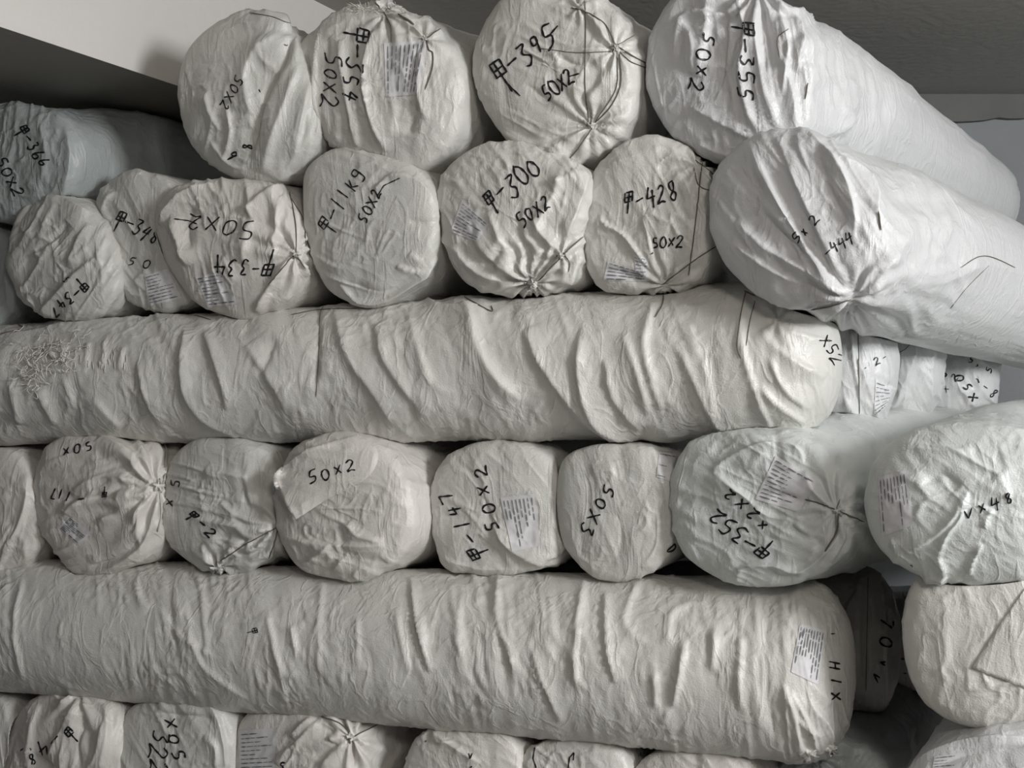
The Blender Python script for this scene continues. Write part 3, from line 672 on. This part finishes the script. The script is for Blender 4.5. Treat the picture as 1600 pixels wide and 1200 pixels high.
end_roll([(688, 320), (695, 280), (718, 248), (765, 225), (830, 225), (885, 245), (922, 266), (926, 310), (916, 370), (906, 430), (870, 452), (825, 464), (770, 461), (722, 432), (697, 380)],
    off=-0.02, prio=3.4, tint='white', group=MID, b=0.28, label='roll marked 300, gathered and tied at the bottom of its end',
    crumple=[(50, 80, 20, 2.4)], pinch=[(832, 444, 150, 13, 12, 5), (878, 398, 70, 7, 9, 3)],
    folds=[([(765, 330), (790, 385), (826, 435)], 9, 9), ([(738, 370), (775, 410), (822, 440)], 9, 9, 1), ([(708, 385), (750, 425), (815, 448)], 8, 8), ([(880, 262), (868, 300), (850, 335), (838, 372)], 10, 8), ([(918, 275), (905, 320), (885, 370)], 9, 9), ([(860, 290), (905, 268), (922, 280)], 6, 8), ([(835, 340), (850, 370), (875, 395)], 7, 7), ([(815, 380), (825, 400)], 18, -5), ([(890, 400), (905, 410)], 7, -7)],
    text=[('J-300', (766, 314), (832, 262), 27, 2.6), ('50x2', (816, 344), (852, 318), 20, 2.4)],
    labels=[([(722, 312), (765, 350), (745, 378), (704, 362)], 9, 1.4, 'paper')],
    strings=[([(925, 358), (900, 380), (878, 400), (850, 430), (836, 442)], .9), ([(880, 395), (890, 410), (888, 425)], .8)], tufts=[(833, 444, 6, 8, 1), (876, 400, 4, 5, 2)])
end_roll([(912, 360), (916, 310), (935, 265), (975, 228), (1020, 212), (1070, 225), (1108, 262), (1122, 310), (1122, 370), (1105, 420), (1070, 452), (1010, 460), (950, 455), (922, 420)],
    off=-0.01, prio=3.45, tint='white', group=MID, b=0.27, label='roll marked 428, vertical string at its right side',
    crumple=[(60, 70, 22, 2.2)], pinch=[(1038, 448, 120, 11, 10, 3), (1090, 258, 80, 8, 9, 2)],
    folds=[([(938, 335), (945, 350), (975, 368), (1000, 400), (1020, 425)], 4, 9), ([(1060, 270), (1078, 300), (1085, 340)], 10, 8), ([(1040, 430), (1070, 410), (1095, 400)], 6, 6), ([(1105, 265), (1118, 300)], 6, 6), ([(950, 260), (1000, 240)], 16, 4), ([(1010, 330), (1050, 350)], 14, 5)],
    text=[('J-428', (982, 314), (1051, 300), 26, 2.5), ('50x2', (1024, 378), (1062, 376), 15, 2.2), (',', (1024, 393), (1026, 395), 10, 1.8)],
    labels=[([(950, 408), (1002, 425), (1015, 440), (943, 438)], 5), ([(990, 398), (1012, 404), (1014, 438), (996, 440)], 7)],
    strings=[([(1098, 250), (1092, 300), (1084, 370), (1076, 430)], .9), ([(1084, 262), (1092, 290), (1120, 300)], .7), ([(1118, 385), (1080, 410), (1035, 445)], .9), ([(1086, 250), (1110, 268), (1122, 280)], .7)])
end_roll([(1115, 330), (1120, 285), (1145, 243), (1190, 214), (1245, 203), (1300, 222), (1350, 268), (1387, 330), (1397, 400), (1375, 455), (1325, 480), (1270, 488), (1210, 475), (1150, 430), (1122, 380)],
    vp=(2330, 735), L=1.5, off=-0.10, prio=3.9, tint='cool', group=MID, b=0.30, label='thick roll marked 444 pointing at the right edge, tied at the bottom of its end',
    crumple=[(55, 100, 20, 2.4)], pinch=[(1332, 466, 170, 11, 13, 6)],
    folds=[([(1172, 222), (1205, 290), (1245, 360), (1290, 425), (1330, 466)], 9, 13), ([(1152, 345), (1200, 388), (1265, 425), (1325, 466)], 12, 13), ([(1145, 378), (1190, 410), (1250, 445)], 9, 10), ([(1215, 215), (1240, 275), (1270, 340), (1312, 430)], 10, 10, 1), ([(1190, 330), (1225, 365), (1262, 395)], 10, -8), ([(1262, 208), (1298, 245), (1325, 290), (1338, 340), (1334, 370)], 10, 11), ([(1275, 225), (1300, 300), (1325, 350)], 20, -9),
        ([(1290, 240), (1345, 268), (1368, 305), (1370, 335)], 5, 10), ([(1255, 485), (1290, 472), (1328, 470)], 6, 8), ([(1340, 460), (1375, 430), (1425, 345)], 10, 9), ([(1335, 470), (1390, 455), (1400, 440)], 7, 8), ([(1440, 330), (1450, 380), (1435, 420)], 8, 5), ([(1475, 330), (1480, 370), (1460, 410)], 8, 5), ([(1400, 260), (1440, 290), (1455, 330)], 6, 4), ([(1405, 420), (1460, 425), (1530, 405)], 7, 6), ([(1430, 440), (1480, 435), (1540, 410), (1600, 430)], 5, 5)],
    text=[('52', (1246, 372), (1272, 344), 14, 1.9), ('x', (1256, 362), (1258, 360), 12, 2.2), ('-444', (1293, 394), (1326, 371), 14, 1.9)],
    strings=[([(1372, 330), (1374, 345), (1376, 360)], 1.3), ([(1600, 425), (1540, 400), (1500, 418)], .8), ([(1545, 415), (1510, 450), (1485, 482)], .5), ([(1262, 485), (1300, 478), (1330, 468)], 1.0)], smat='string',
    tufts=[(1332, 466, 9, 14, 1)])

# --- third row
end_roll([(-115, 800), (-95, 740), (-50, 705), (0, 698), (35, 710), (58, 748), (66, 800), (60, 850), (35, 882), (-5, 897), (-50, 890), (-98, 850)],
    prio=2, tint='warm', group=LOW, b=0.2, label='roll cut off by the left edge between the two long crosswise rolls', crumple=[(110, 80, 26, 2.4)], folds=[([(45, 740), (40, 800), (5, 880)], 7, 8), ([(20, 820), (0, 860)], 8, 5)])
end_roll([(62, 765), (70, 722), (95, 690), (135, 679), (185, 683), (225, 695), (248, 722), (260, 770), (254, 830), (235, 870), (190, 890), (128, 898), (95, 860), (72, 820)],
    off=-0.01, prio=2.1, tint='warm', group=LOW, b=0.28, label='roll gathered toward a string loop at its right, small label at lower left',
    crumple=[(160, 90, 22, 2.2)], pinch=[(248, 758, 180, 13, 13, 3)],
    folds=[([(98, 810), (130, 780), (180, 768), (242, 760)], 8, 8), ([(150, 815), (185, 800), (215, 785)], 10, 9), ([(110, 770), (160, 745), (240, 752)], 8, 5), ([(128, 893), (175, 882), (222, 850), (240, 800), (245, 765)], 6, 9), ([(140, 885), (190, 868), (225, 835)], 5, -6), ([(155, 683), (195, 700), (225, 720), (240, 740)], 7, 7), ([(100, 800), (105, 780)], 6, 6), ([(212, 820), (222, 790), (218, 850)], 9, 8)],
    text=[('50x', (138, 697), (103, 704), 13, 2.0), ('J', (163, 771), (160, 771), 13, 1.8), ('-', (126, 778), (120, 778), 16, 2.2), ('117', (106, 775), (84, 772), 15, 2.0)],
    labels=[([(108, 806), (144, 832), (122, 852), (92, 824)], 9)], smat='pale_string',
    strings=[([(244, 700), (254, 694), (260, 705), (258, 740), (252, 770)], 1.6), ([(250, 765), (252, 800), (246, 830)], 1.3)], tufts=[(246, 760, 7, 10, 2)])
end_roll([(254, 800), (262, 750), (280, 710), (310, 687), (350, 682), (395, 689), (425, 712), (442, 770), (444, 830), (430, 870), (390, 890), (340, 893), (295, 870), (267, 840)],
    off=0.0, prio=2.05, tint='grey', group=LOW, b=0.28, label='greyish roll left of the one with the hanging flap, puckered along the bottom',
    crumple=[(15, 70, 20, 2.0)], pinch=[(436, 826, 150, 11, 11, 2), (342, 886, 70, 9, 9, 3)],
    folds=[([(322, 735), (355, 740), (388, 745)], 6, 9), ([(345, 785), (380, 808), (430, 822)], 8, 8), ([(300, 808), (360, 818), (430, 828)], 7, 6), ([(318, 850), (328, 875), (340, 885)], 6, 7), ([(385, 845), (400, 862)], 6, 6), ([(360, 855), (372, 872)], 6, 6)],
    text=[('5x', (272, 755), (264, 785), 13, 2.0), ('J-2', (302, 805), (330, 832), 12, 2.4)],
    strings=[([(345, 876), (385, 850), (432, 824)], .8), ([(438, 805), (434, 826), (428, 850), (420, 872)], 1.0)], tufts=[(342, 886, 8, 8, 1)])
end_roll([(438, 800), (440, 745), (462, 704), (500, 681), (545, 676), (595, 690), (635, 730), (655, 790), (650, 842), (620, 882), (570, 902), (520, 902), (475, 886), (450, 850)],
    off=-0.03, prio=2.15, tint='warm', group=LOW, b=0.30, label='roll with a pale pointed cloth flap hanging over its upper left',
    crumple=[(20, 80, 24, 2.0)],
    folds=[([(545, 815), (560, 835), (600, 845)], 8, 7), ([(440, 838), (510, 850), (600, 852)], 7, 7), ([(470, 880), (500, 865), (520, 850)], 6, 5), ([(520, 890), (545, 865)], 6, 5)],
    flaps=[([(560, 678), (590, 705), (575, 745), (505, 785)], [(478, 702), (428, 742), (440, 778), (462, 812)], dict(lift=30, seed=1, wave=0.6, lin=True))],
    flaptext=[('50x2', (489, 746), (548, 729), 15, 2.0)])
end_roll([(675, 790), (685, 740), (705, 710), (750, 692), (810, 692), (850, 706), (872, 745), (887, 800), (885, 850), (868, 882), (820, 895), (760, 895), (702, 885), (682, 840)],
    off=0.02, prio=2.05, tint='white', group=LOW, b=0.26, label='roll with a tall printed label, writing running upward on both sides',
    crumple=[(50, 70, 26, 2.0)], folds=[([(770, 820), (800, 858), (850, 885)], 11, 11, 1), ([(755, 770), (768, 820)], 8, -5), ([(860, 710), (866, 740), (880, 780)], 6, 7), ([(690, 870), (740, 885), (800, 890)], 7, 4)],
    text=[('50x2', (769, 822), (750, 738), 20, 2.5), ('J-147', (746, 864), (696, 778), 20, 2.5)],
    labels=[([(835, 772), (845, 852), (800, 862), (782, 778)], 8)], pinch=[(880, 870, 90, 7, 6, 1)])
end_roll([(872, 800), (875, 750), (885, 716), (920, 696), (980, 694), (1030, 704), (1057, 740), (1062, 800), (1055, 850), (1030, 886), (980, 904), (930, 899), (895, 870), (878, 840)],
    off=-0.01, prio=2.1, tint='grey', group=LOW, b=0.26, n=3.0, label='plain smooth roll with writing running down, under the crosswise roll',
    crumple=[(70, 90, 30, 1.0)], text=[('50x3', (948, 766), (920, 828), 19, 2.4), ('D', (1050, 857), (1052, 859), 13, 2.2)], folds=[([(925, 735), (960, 725)], 16, 4)],
    labels=[([(1030, 706), (1055, 710), (1055, 755), (1026, 745)], 3)])
end_roll([(1055, 790), (1058, 740), (1075, 700), (1110, 679), (1180, 670), (1250, 681), (1310, 720), (1350, 785), (1338, 842), (1310, 880), (1260, 908), (1200, 917), (1130, 906), (1080, 870), (1062, 830)],
    off=-0.06, vp=(2050, 600), prio=2.3, tint='mint', group=LOW, b=0.28, label='large roll marked 352 with a printed label, its wrapping tied at the right',
    crumple=[(30, 80, 24, 2.6)], pinch=[(1308, 797, 150, 11, 12, 4)],
    folds=[([(1112, 735), (1145, 712), (1200, 694), (1245, 700), (1257, 728)], 4, 8), ([(1112, 735), (1160, 770), (1200, 805), (1240, 812)], 8, 7), ([(1150, 908), (1162, 885), (1210, 882), (1252, 890), (1300, 850), (1320, 810)], 6, 11), ([(1200, 885), (1220, 900), (1250, 895)], 7, -6), ([(1235, 820), (1265, 840), (1290, 852)], 7, -9), ([(1258, 735), (1275, 770), (1305, 795)], 7, 8), ([(1310, 800), (1318, 840), (1300, 880)], 6, 7), ([(1330, 810), (1350, 810), (1340, 850)], 7, 6), ([(1240, 810), (1270, 850), (1262, 880)], 9, 7)],
    text=[('J-352', (1192, 862), (1120, 808), 21, 2.6), ('x2x2', (1192, 820), (1140, 773), 15, 2.6)],
    labels=[([(1212, 712), (1278, 752), (1248, 800), (1180, 780)], 10)],
    strings=[([(1258, 780), (1285, 788), (1310, 798), (1350, 815)], 1.0), ([(1310, 798), (1308, 830), (1290, 862)], 1.3), ([(1312, 780), (1306, 798)], .8)], tufts=[(1308, 798, 6, 9, 1)])

# --- right hand stack
end_roll([(1354, 790), (1362, 740), (1385, 700), (1430, 672), (1500, 658), (1570, 660), (1640, 684), (1690, 735), (1708, 800), (1680, 860), (1610, 902), (1530, 913), (1460, 908), (1400, 880), (1365, 840)],
    off=-0.16, prio=2.5, tint='mint', group=RIGHT, b=0.45, n=2.2, vp=(1750, 600), L=2.3, label='fat pale mint roll at the right edge with a large printed label at its left',
    crumple=[(35, 90, 28, 2.4)],
    folds=[([(1512, 768), (1504, 805), (1482, 835), (1465, 872)], 4, 9), ([(1466, 870), (1475, 890), (1472, 915)], 5, 8), ([(1412, 865), (1455, 842), (1490, 810), (1508, 775)], 8, 8, 1), ([(1430, 700), (1480, 705), (1520, 700)], 10, 5), ([(1550, 795), (1538, 825)], 4, 6), ([(1535, 850), (1520, 880), (1515, 900)], 4, 7), ([(1440, 760), (1470, 740), (1500, 760)], 18, -8), ([(1560, 740), (1580, 780)], 12, 5), ([(1385, 880), (1400, 870), (1392, 840)], 5, 6), ([(1440, 905), (1480, 903)], 5, 8)],
    text=[('vx48', (1513, 802), (1575, 776), 16, 2.2), ('~', (1425, 884), (1430, 888), 8, 1.4)],
    labels=[([(1416, 735), (1428, 820), (1378, 838), (1372, 746)], 8)])
end_roll([(1410, 1000), (1415, 940), (1440, 900), (1500, 878), (1600, 870), (1680, 900), (1735, 960), (1742, 1030), (1700, 1092), (1630, 1124), (1560, 1134), (1500, 1128), (1450, 1100), (1422, 1055)],
    off=-0.14, prio=2.4, tint='white', group=RIGHT, b=0.35, n=2.5, vp=(1750, 600), L=2.3, label='smooth blank roll in the middle of the right hand stack',
    crumple=[(85, 90, 40, 0.7)], folds=[([(1475, 930), (1480, 1000), (1470, 1060)], 14, 3), ([(1520, 1075), (1560, 1068), (1600, 1062)], 5, 3)],
    flaps=[([(1628, 900), (1640, 1000), (1640, 1090)], [(1600, 922), (1560, 980), (1518, 1044)], dict(lift=1.6, seed=3, rows=12, wave=0))])
end_roll([(1412, 1225), (1440, 1178), (1490, 1150), (1560, 1128), (1640, 1120), (1725, 1150), (1775, 1215), (1775, 1320), (1720, 1420), (1600, 1470), (1500, 1440), (1430, 1330)],
    off=-0.16, prio=2.2, tint='cool', group=RIGHT, b=0.4, n=2.3, vp=(1750, 600), label='roll at the lower right corner, label just above the bottom edge',
    crumple=[(160, 90, 26, 2.8)], folds=[([(1430, 1190), (1500, 1160), (1600, 1150)], 8, 8), ([(1450, 1200), (1520, 1175), (1600, 1165)], 7, -6)], labels=[([(1460, 1182), (1500, 1176), (1500, 1215), (1455, 1215)], 7)])

# --- bottom row
def low(rim, **k): return end_roll(rim, group=BOT, **k)
low([(-140, 1210), (-120, 1140), (-70, 1095), (-10, 1084), (25, 1110), (40, 1170), (38, 1230), (0, 1280), (-70, 1292), (-125, 1260)], prio=1, tint='grey', b=0.2, off=0.02, label='shaded roll at the bottom left corner')
low([(8, 1200), (28, 1130), (60, 1090), (110, 1075), (160, 1085), (195, 1120), (207, 1180), (200, 1250), (165, 1292), (100, 1300), (40, 1280), (12, 1245)], prio=1.1, tint='warm', b=0.27,
    label='roll in the bottom row, bright tall folds, marked 48', crumple=[(100, 90, 20, 2.6)], pinch=[(125, 1082, 140, 9, 10, 0)],
    folds=[([(60, 1100), (50, 1150), (40, 1200)], 9, 8), ([(130, 1095), (105, 1130), (75, 1190)], 16, 13, 1), ([(165, 1100), (172, 1150), (160, 1200)], 8, 10), ([(135, 1120), (125, 1160), (128, 1200)], 7, -8), ([(140, 1200), (158, 1170), (165, 1130)], 7, 7), ([(85, 1080), (100, 1097), (118, 1085)], 5, 7)],
    text=[('J', (110, 1146), (112, 1144), 22, 2.2), ('-48', (86, 1157), (50, 1186), 18, 2.2), ('-,', (34, 1172), (46, 1165), 9, 1.6)])
low([(178, 1205), (190, 1140), (213, 1102), (258, 1083), (320, 1085), (360, 1108), (374, 1170), (370, 1240), (335, 1292), (270, 1305), (210, 1290), (184, 1250)], prio=1.15, tint='grey', b=0.27,
    label='roll in the bottom row marked 223 down its end', crumple=[(60, 80, 24, 2.0)], folds=[([(248, 1105), (262, 1090), (295, 1092)], 5, 8), ([(255, 1115), (300, 1118), (335, 1122)], 7, -6), ([(320, 1150), (338, 1165), (340, 1200)], 8, 9), ([(300, 1090), (335, 1110), (350, 1160), (352, 1200)], 6, 8)],
    text=[('322', (251, 1152), (247, 1200), 22, 2.2), ('x05', (268, 1130), (279, 1180), 16, 2.4)])
low([(370, 1200), (375, 1142), (405, 1106), (470, 1098), (530, 1104), (565, 1128), (580, 1180), (572, 1250), (530, 1305), (460, 1315), (400, 1295), (373, 1250)], prio=1.2, tint='warm', b=0.28,
    label='bottom row roll with a label at its left and a knot on the rim', crumple=[(120, 70, 18, 2.4)], pinch=[(549, 1152, 120, 9, 12, 4)],
    folds=[([(430, 1190), (470, 1155), (505, 1122)], 6, 7), ([(455, 1150), (490, 1120)], 7, 9), ([(450, 1110), (500, 1105), (530, 1125)], 5, 6), ([(515, 1155), (530, 1140)], 8, 9), ([(500, 1200), (520, 1175), (546, 1155)], 7, 8), ([(549, 1155), (552, 1200)], 5, -8)],
    text=[('5', (441, 1197), (444, 1198), 14, 2.2)], labels=[([(374, 1142), (430, 1137), (430, 1210), (374, 1212)], 10)],
    strings=[([(500, 1118), (530, 1130), (549, 1150)], .9), ([(527, 1105), (538, 1125), (549, 1152)], 1.0), ([(549, 1153), (575, 1140), (590, 1132)], .9)], tufts=[(549, 1152, 6, 8, 1)])
low([(638, 1225), (645, 1168), (670, 1140), (730, 1132), (790, 1140), (818, 1180), (822, 1250), (798, 1315), (740, 1335), (680, 1325), (648, 1280)], prio=1.1, tint='warm', b=0.25,
    label='roll under the long roll with a few ink dots, bottom centre', crumple=[(40, 70, 20, 2.4)], folds=[([(675, 1145), (710, 1165), (750, 1190)], 7, 8)], text=[('v', (735, 1182), (738, 1182), 10, 2.0), (',', (742, 1195), (743, 1196), 8, 2.0), (',', (668, 1155), (670, 1156), 6, 2.0)])
low([(808, 1250), (818, 1185), (850, 1158), (910, 1150), (960, 1158), (988, 1200), (992, 1275), (962, 1345), (900, 1365), (838, 1340)], prio=1.15, tint='white', b=0.25,
    label='roll under the long roll with two tall pen strokes, right of centre', crumple=[(40, 70, 20, 2.2)], strokes=[([(836, 1166), (833, 1185), (838, 1200)], 2.0), ([(888, 1200), (890, 1184), (897, 1176), (896, 1188)], 2.2)])
low([(980, 1265), (992, 1205), (1030, 1172), (1100, 1165), (1160, 1176), (1190, 1225), (1192, 1300), (1150, 1380), (1070, 1400), (1005, 1360)], prio=1.12, tint='warm', b=0.25,
    label='roll barely showing under the right part of the long roll', crumple=[(40, 70, 22, 2.4)])
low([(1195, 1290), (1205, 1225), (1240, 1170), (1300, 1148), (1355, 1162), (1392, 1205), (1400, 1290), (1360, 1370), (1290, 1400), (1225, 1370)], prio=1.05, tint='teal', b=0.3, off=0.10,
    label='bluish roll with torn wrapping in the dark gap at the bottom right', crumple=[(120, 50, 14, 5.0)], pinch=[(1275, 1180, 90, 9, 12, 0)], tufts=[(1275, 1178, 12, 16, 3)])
def fray(r, surf, root):
    """loose fibres and a torn scrap hanging round the hole in the long roll"""
    rs = random.Random(11); g = Geo()
    for k in range(120):
        x = rs.gauss(80, 24) if k < 80 else rs.gauss(52, 7); y = rs.gauss(552, 17) if k < 80 else rs.gauss(585, 17)
        an = rs.uniform(0, 6.28); ln = rs.uniform(8, 24); pts = []
        for q in range(6):
            h = surf.hit(x, y, 0.004 + 0.014 * rs.random())
            if h: pts.append(h[0])
            x += math.cos(an) * ln / 4; y += math.sin(an) * ln / 4; an += rs.uniform(-.7, .7)
        g.tube(pts, 0.0009, 4)
    for k in range(16):
        x = rs.uniform(112, 200); y = rs.uniform(545, 572); pts = []
        for q in range(4):
            h = surf.hit(x, y, 0.002)
            if h: pts.append(h[0])
            y += rs.uniform(2, 6); x += rs.uniform(-1, 1)
        g.tube(pts, 0.0008, 4)
    o = g.obj('frayed_threads', M['fibre'], root, r.org); o['kind'] = 'stuff'
    flap(r, surf, [(75, 540), (92, 532), (108, 540)], [(66, 545), (85, 562), (100, 566)], root, lift=10, rows=8, cols=10, name='torn_scrap')
ROLLS[0].extra = fray
def fray_top(r, surf, root):
    rs = random.Random(5); g = Geo()
    for (cx, cy, w, n) in r.frayed:
        for k in range(n):
            x = cx + rs.gauss(0, w); y = cy + rs.uniform(0, 12); h = surf.hit(x, max(y, 12), 0.002)
            if h is None: continue
            p = h[0]; v = np.array([rs.uniform(-1, 1), -rs.uniform(.1, .6), rs.uniform(.1, 1)]); pts = [p]
            for q in range(4): v = v + np.array([rs.uniform(-.5, .5), rs.uniform(-.2, .2), rs.uniform(-.5, .3)]); p = p + v * 0.0035; pts.append(p)
            g.tube(pts, 0.00055, 4)
    o = g.obj('frayed_threads', M['fibre'], root, r.org); o['kind'] = 'stuff'
for r in ROLLS:
    if 'frayed' in r.__dict__: r.extra = fray_top
def flap_writing(r, surf, root):
    f = [c for c in root.children if c.name.startswith('loose_flap')][0]
    V = np.array([v.co[:] for v in f.data.vertices]) + np.array(r.org)
    s2 = Surf(V, np.array([p.vertices[:] for p in f.data.polygons if len(p.vertices) == 4])); g = Geo()
    for t in r.flaptext: write(g, s2, *t)
    o = g.obj('marker_writing', M['ink'], root, r.org)
    if o: o['label'] = 'black marker handwriting'
for r in ROLLS:
    if 'flaptext' in r.__dict__: r.extra = flap_writing

# ------------------------------------------------------------------ build every roll
def build_all():
    shapes = []
    for i, r in enumerate(ROLLS): shapes.append(build_shape(r, i))
    for i, r in enumerate(ROLLS):
        pr = r.prio
        for j, q in enumerate(ROLLS):
            if j == i or q.prio <= pr: continue
            if np.linalg.norm(q.C - r.C) > 2.6: continue
            shapes[i] = push_out(shapes[i], q)
    for i, r in enumerate(ROLLS):
        P = shapes[i]; nr, nth = P.shape[:2]; V = P.reshape(-1, 3); V[:, 2] = np.maximum(V[:, 2], 0.004)
        Fq = grid_faces(nr, nth)
        r.mat = M[r.tint]; r.org = tuple(r.C)
        root = mesh_obj('fabric_roll', V, Fq, r.mat, None, r.org)
        # close the tiny hole in the middle of the end
        root['label'] = r.label; root['category'] = 'fabric roll'; root['group'] = r.group
        r.root = root
        need = any(k in r.__dict__ for k in ('text', 'labels', 'strings', 'tufts', 'flaps', 'strokes', 'extra'))
        if not need: continue
        cut = (base_rows(r)) * nth
        surf = Surf(V, Fq[:cut])
        for t in r.__dict__.get('text', []):
            g = Geo(); write(g, surf, *t); o = g.obj('marker_writing', M['ink'], root, r.org)
            if o: o['label'] = 'black marker handwriting'
        for t in r.__dict__.get('strokes', []):
            g = Geo(); g.ribbon(surf, t[0], t[1]); g.obj('marker_stroke', M['ink'], root, r.org)
        for k, t in enumerate(r.__dict__.get('labels', [])): label_patch(r, surf, t[0], root, t[1], i * 10 + k, *t[2:])
        for t in r.__dict__.get('strings', []):
            g = Geo(); g.surf_tube(surf, t[0], t[1] * r.C[1] / F); g.obj('tie_string', M[r.__dict__.get('smat', 'string')], root, r.org)
        for t in r.__dict__.get('tufts', []): tuft(r, surf, *t[:4], root, *t[4:])
        for t in r.__dict__.get('flaps', []): flap(r, surf, t[0], t[1], root, **t[2])
        if 'extra' in r.__dict__: r.extra(r, surf, root)

def base_rows(r):
    return (r.__dict__.get('ncap', 84) + (36 if r.kind == 'end' else r.__dict__.get('nbody', 420) - 2))

build_all()
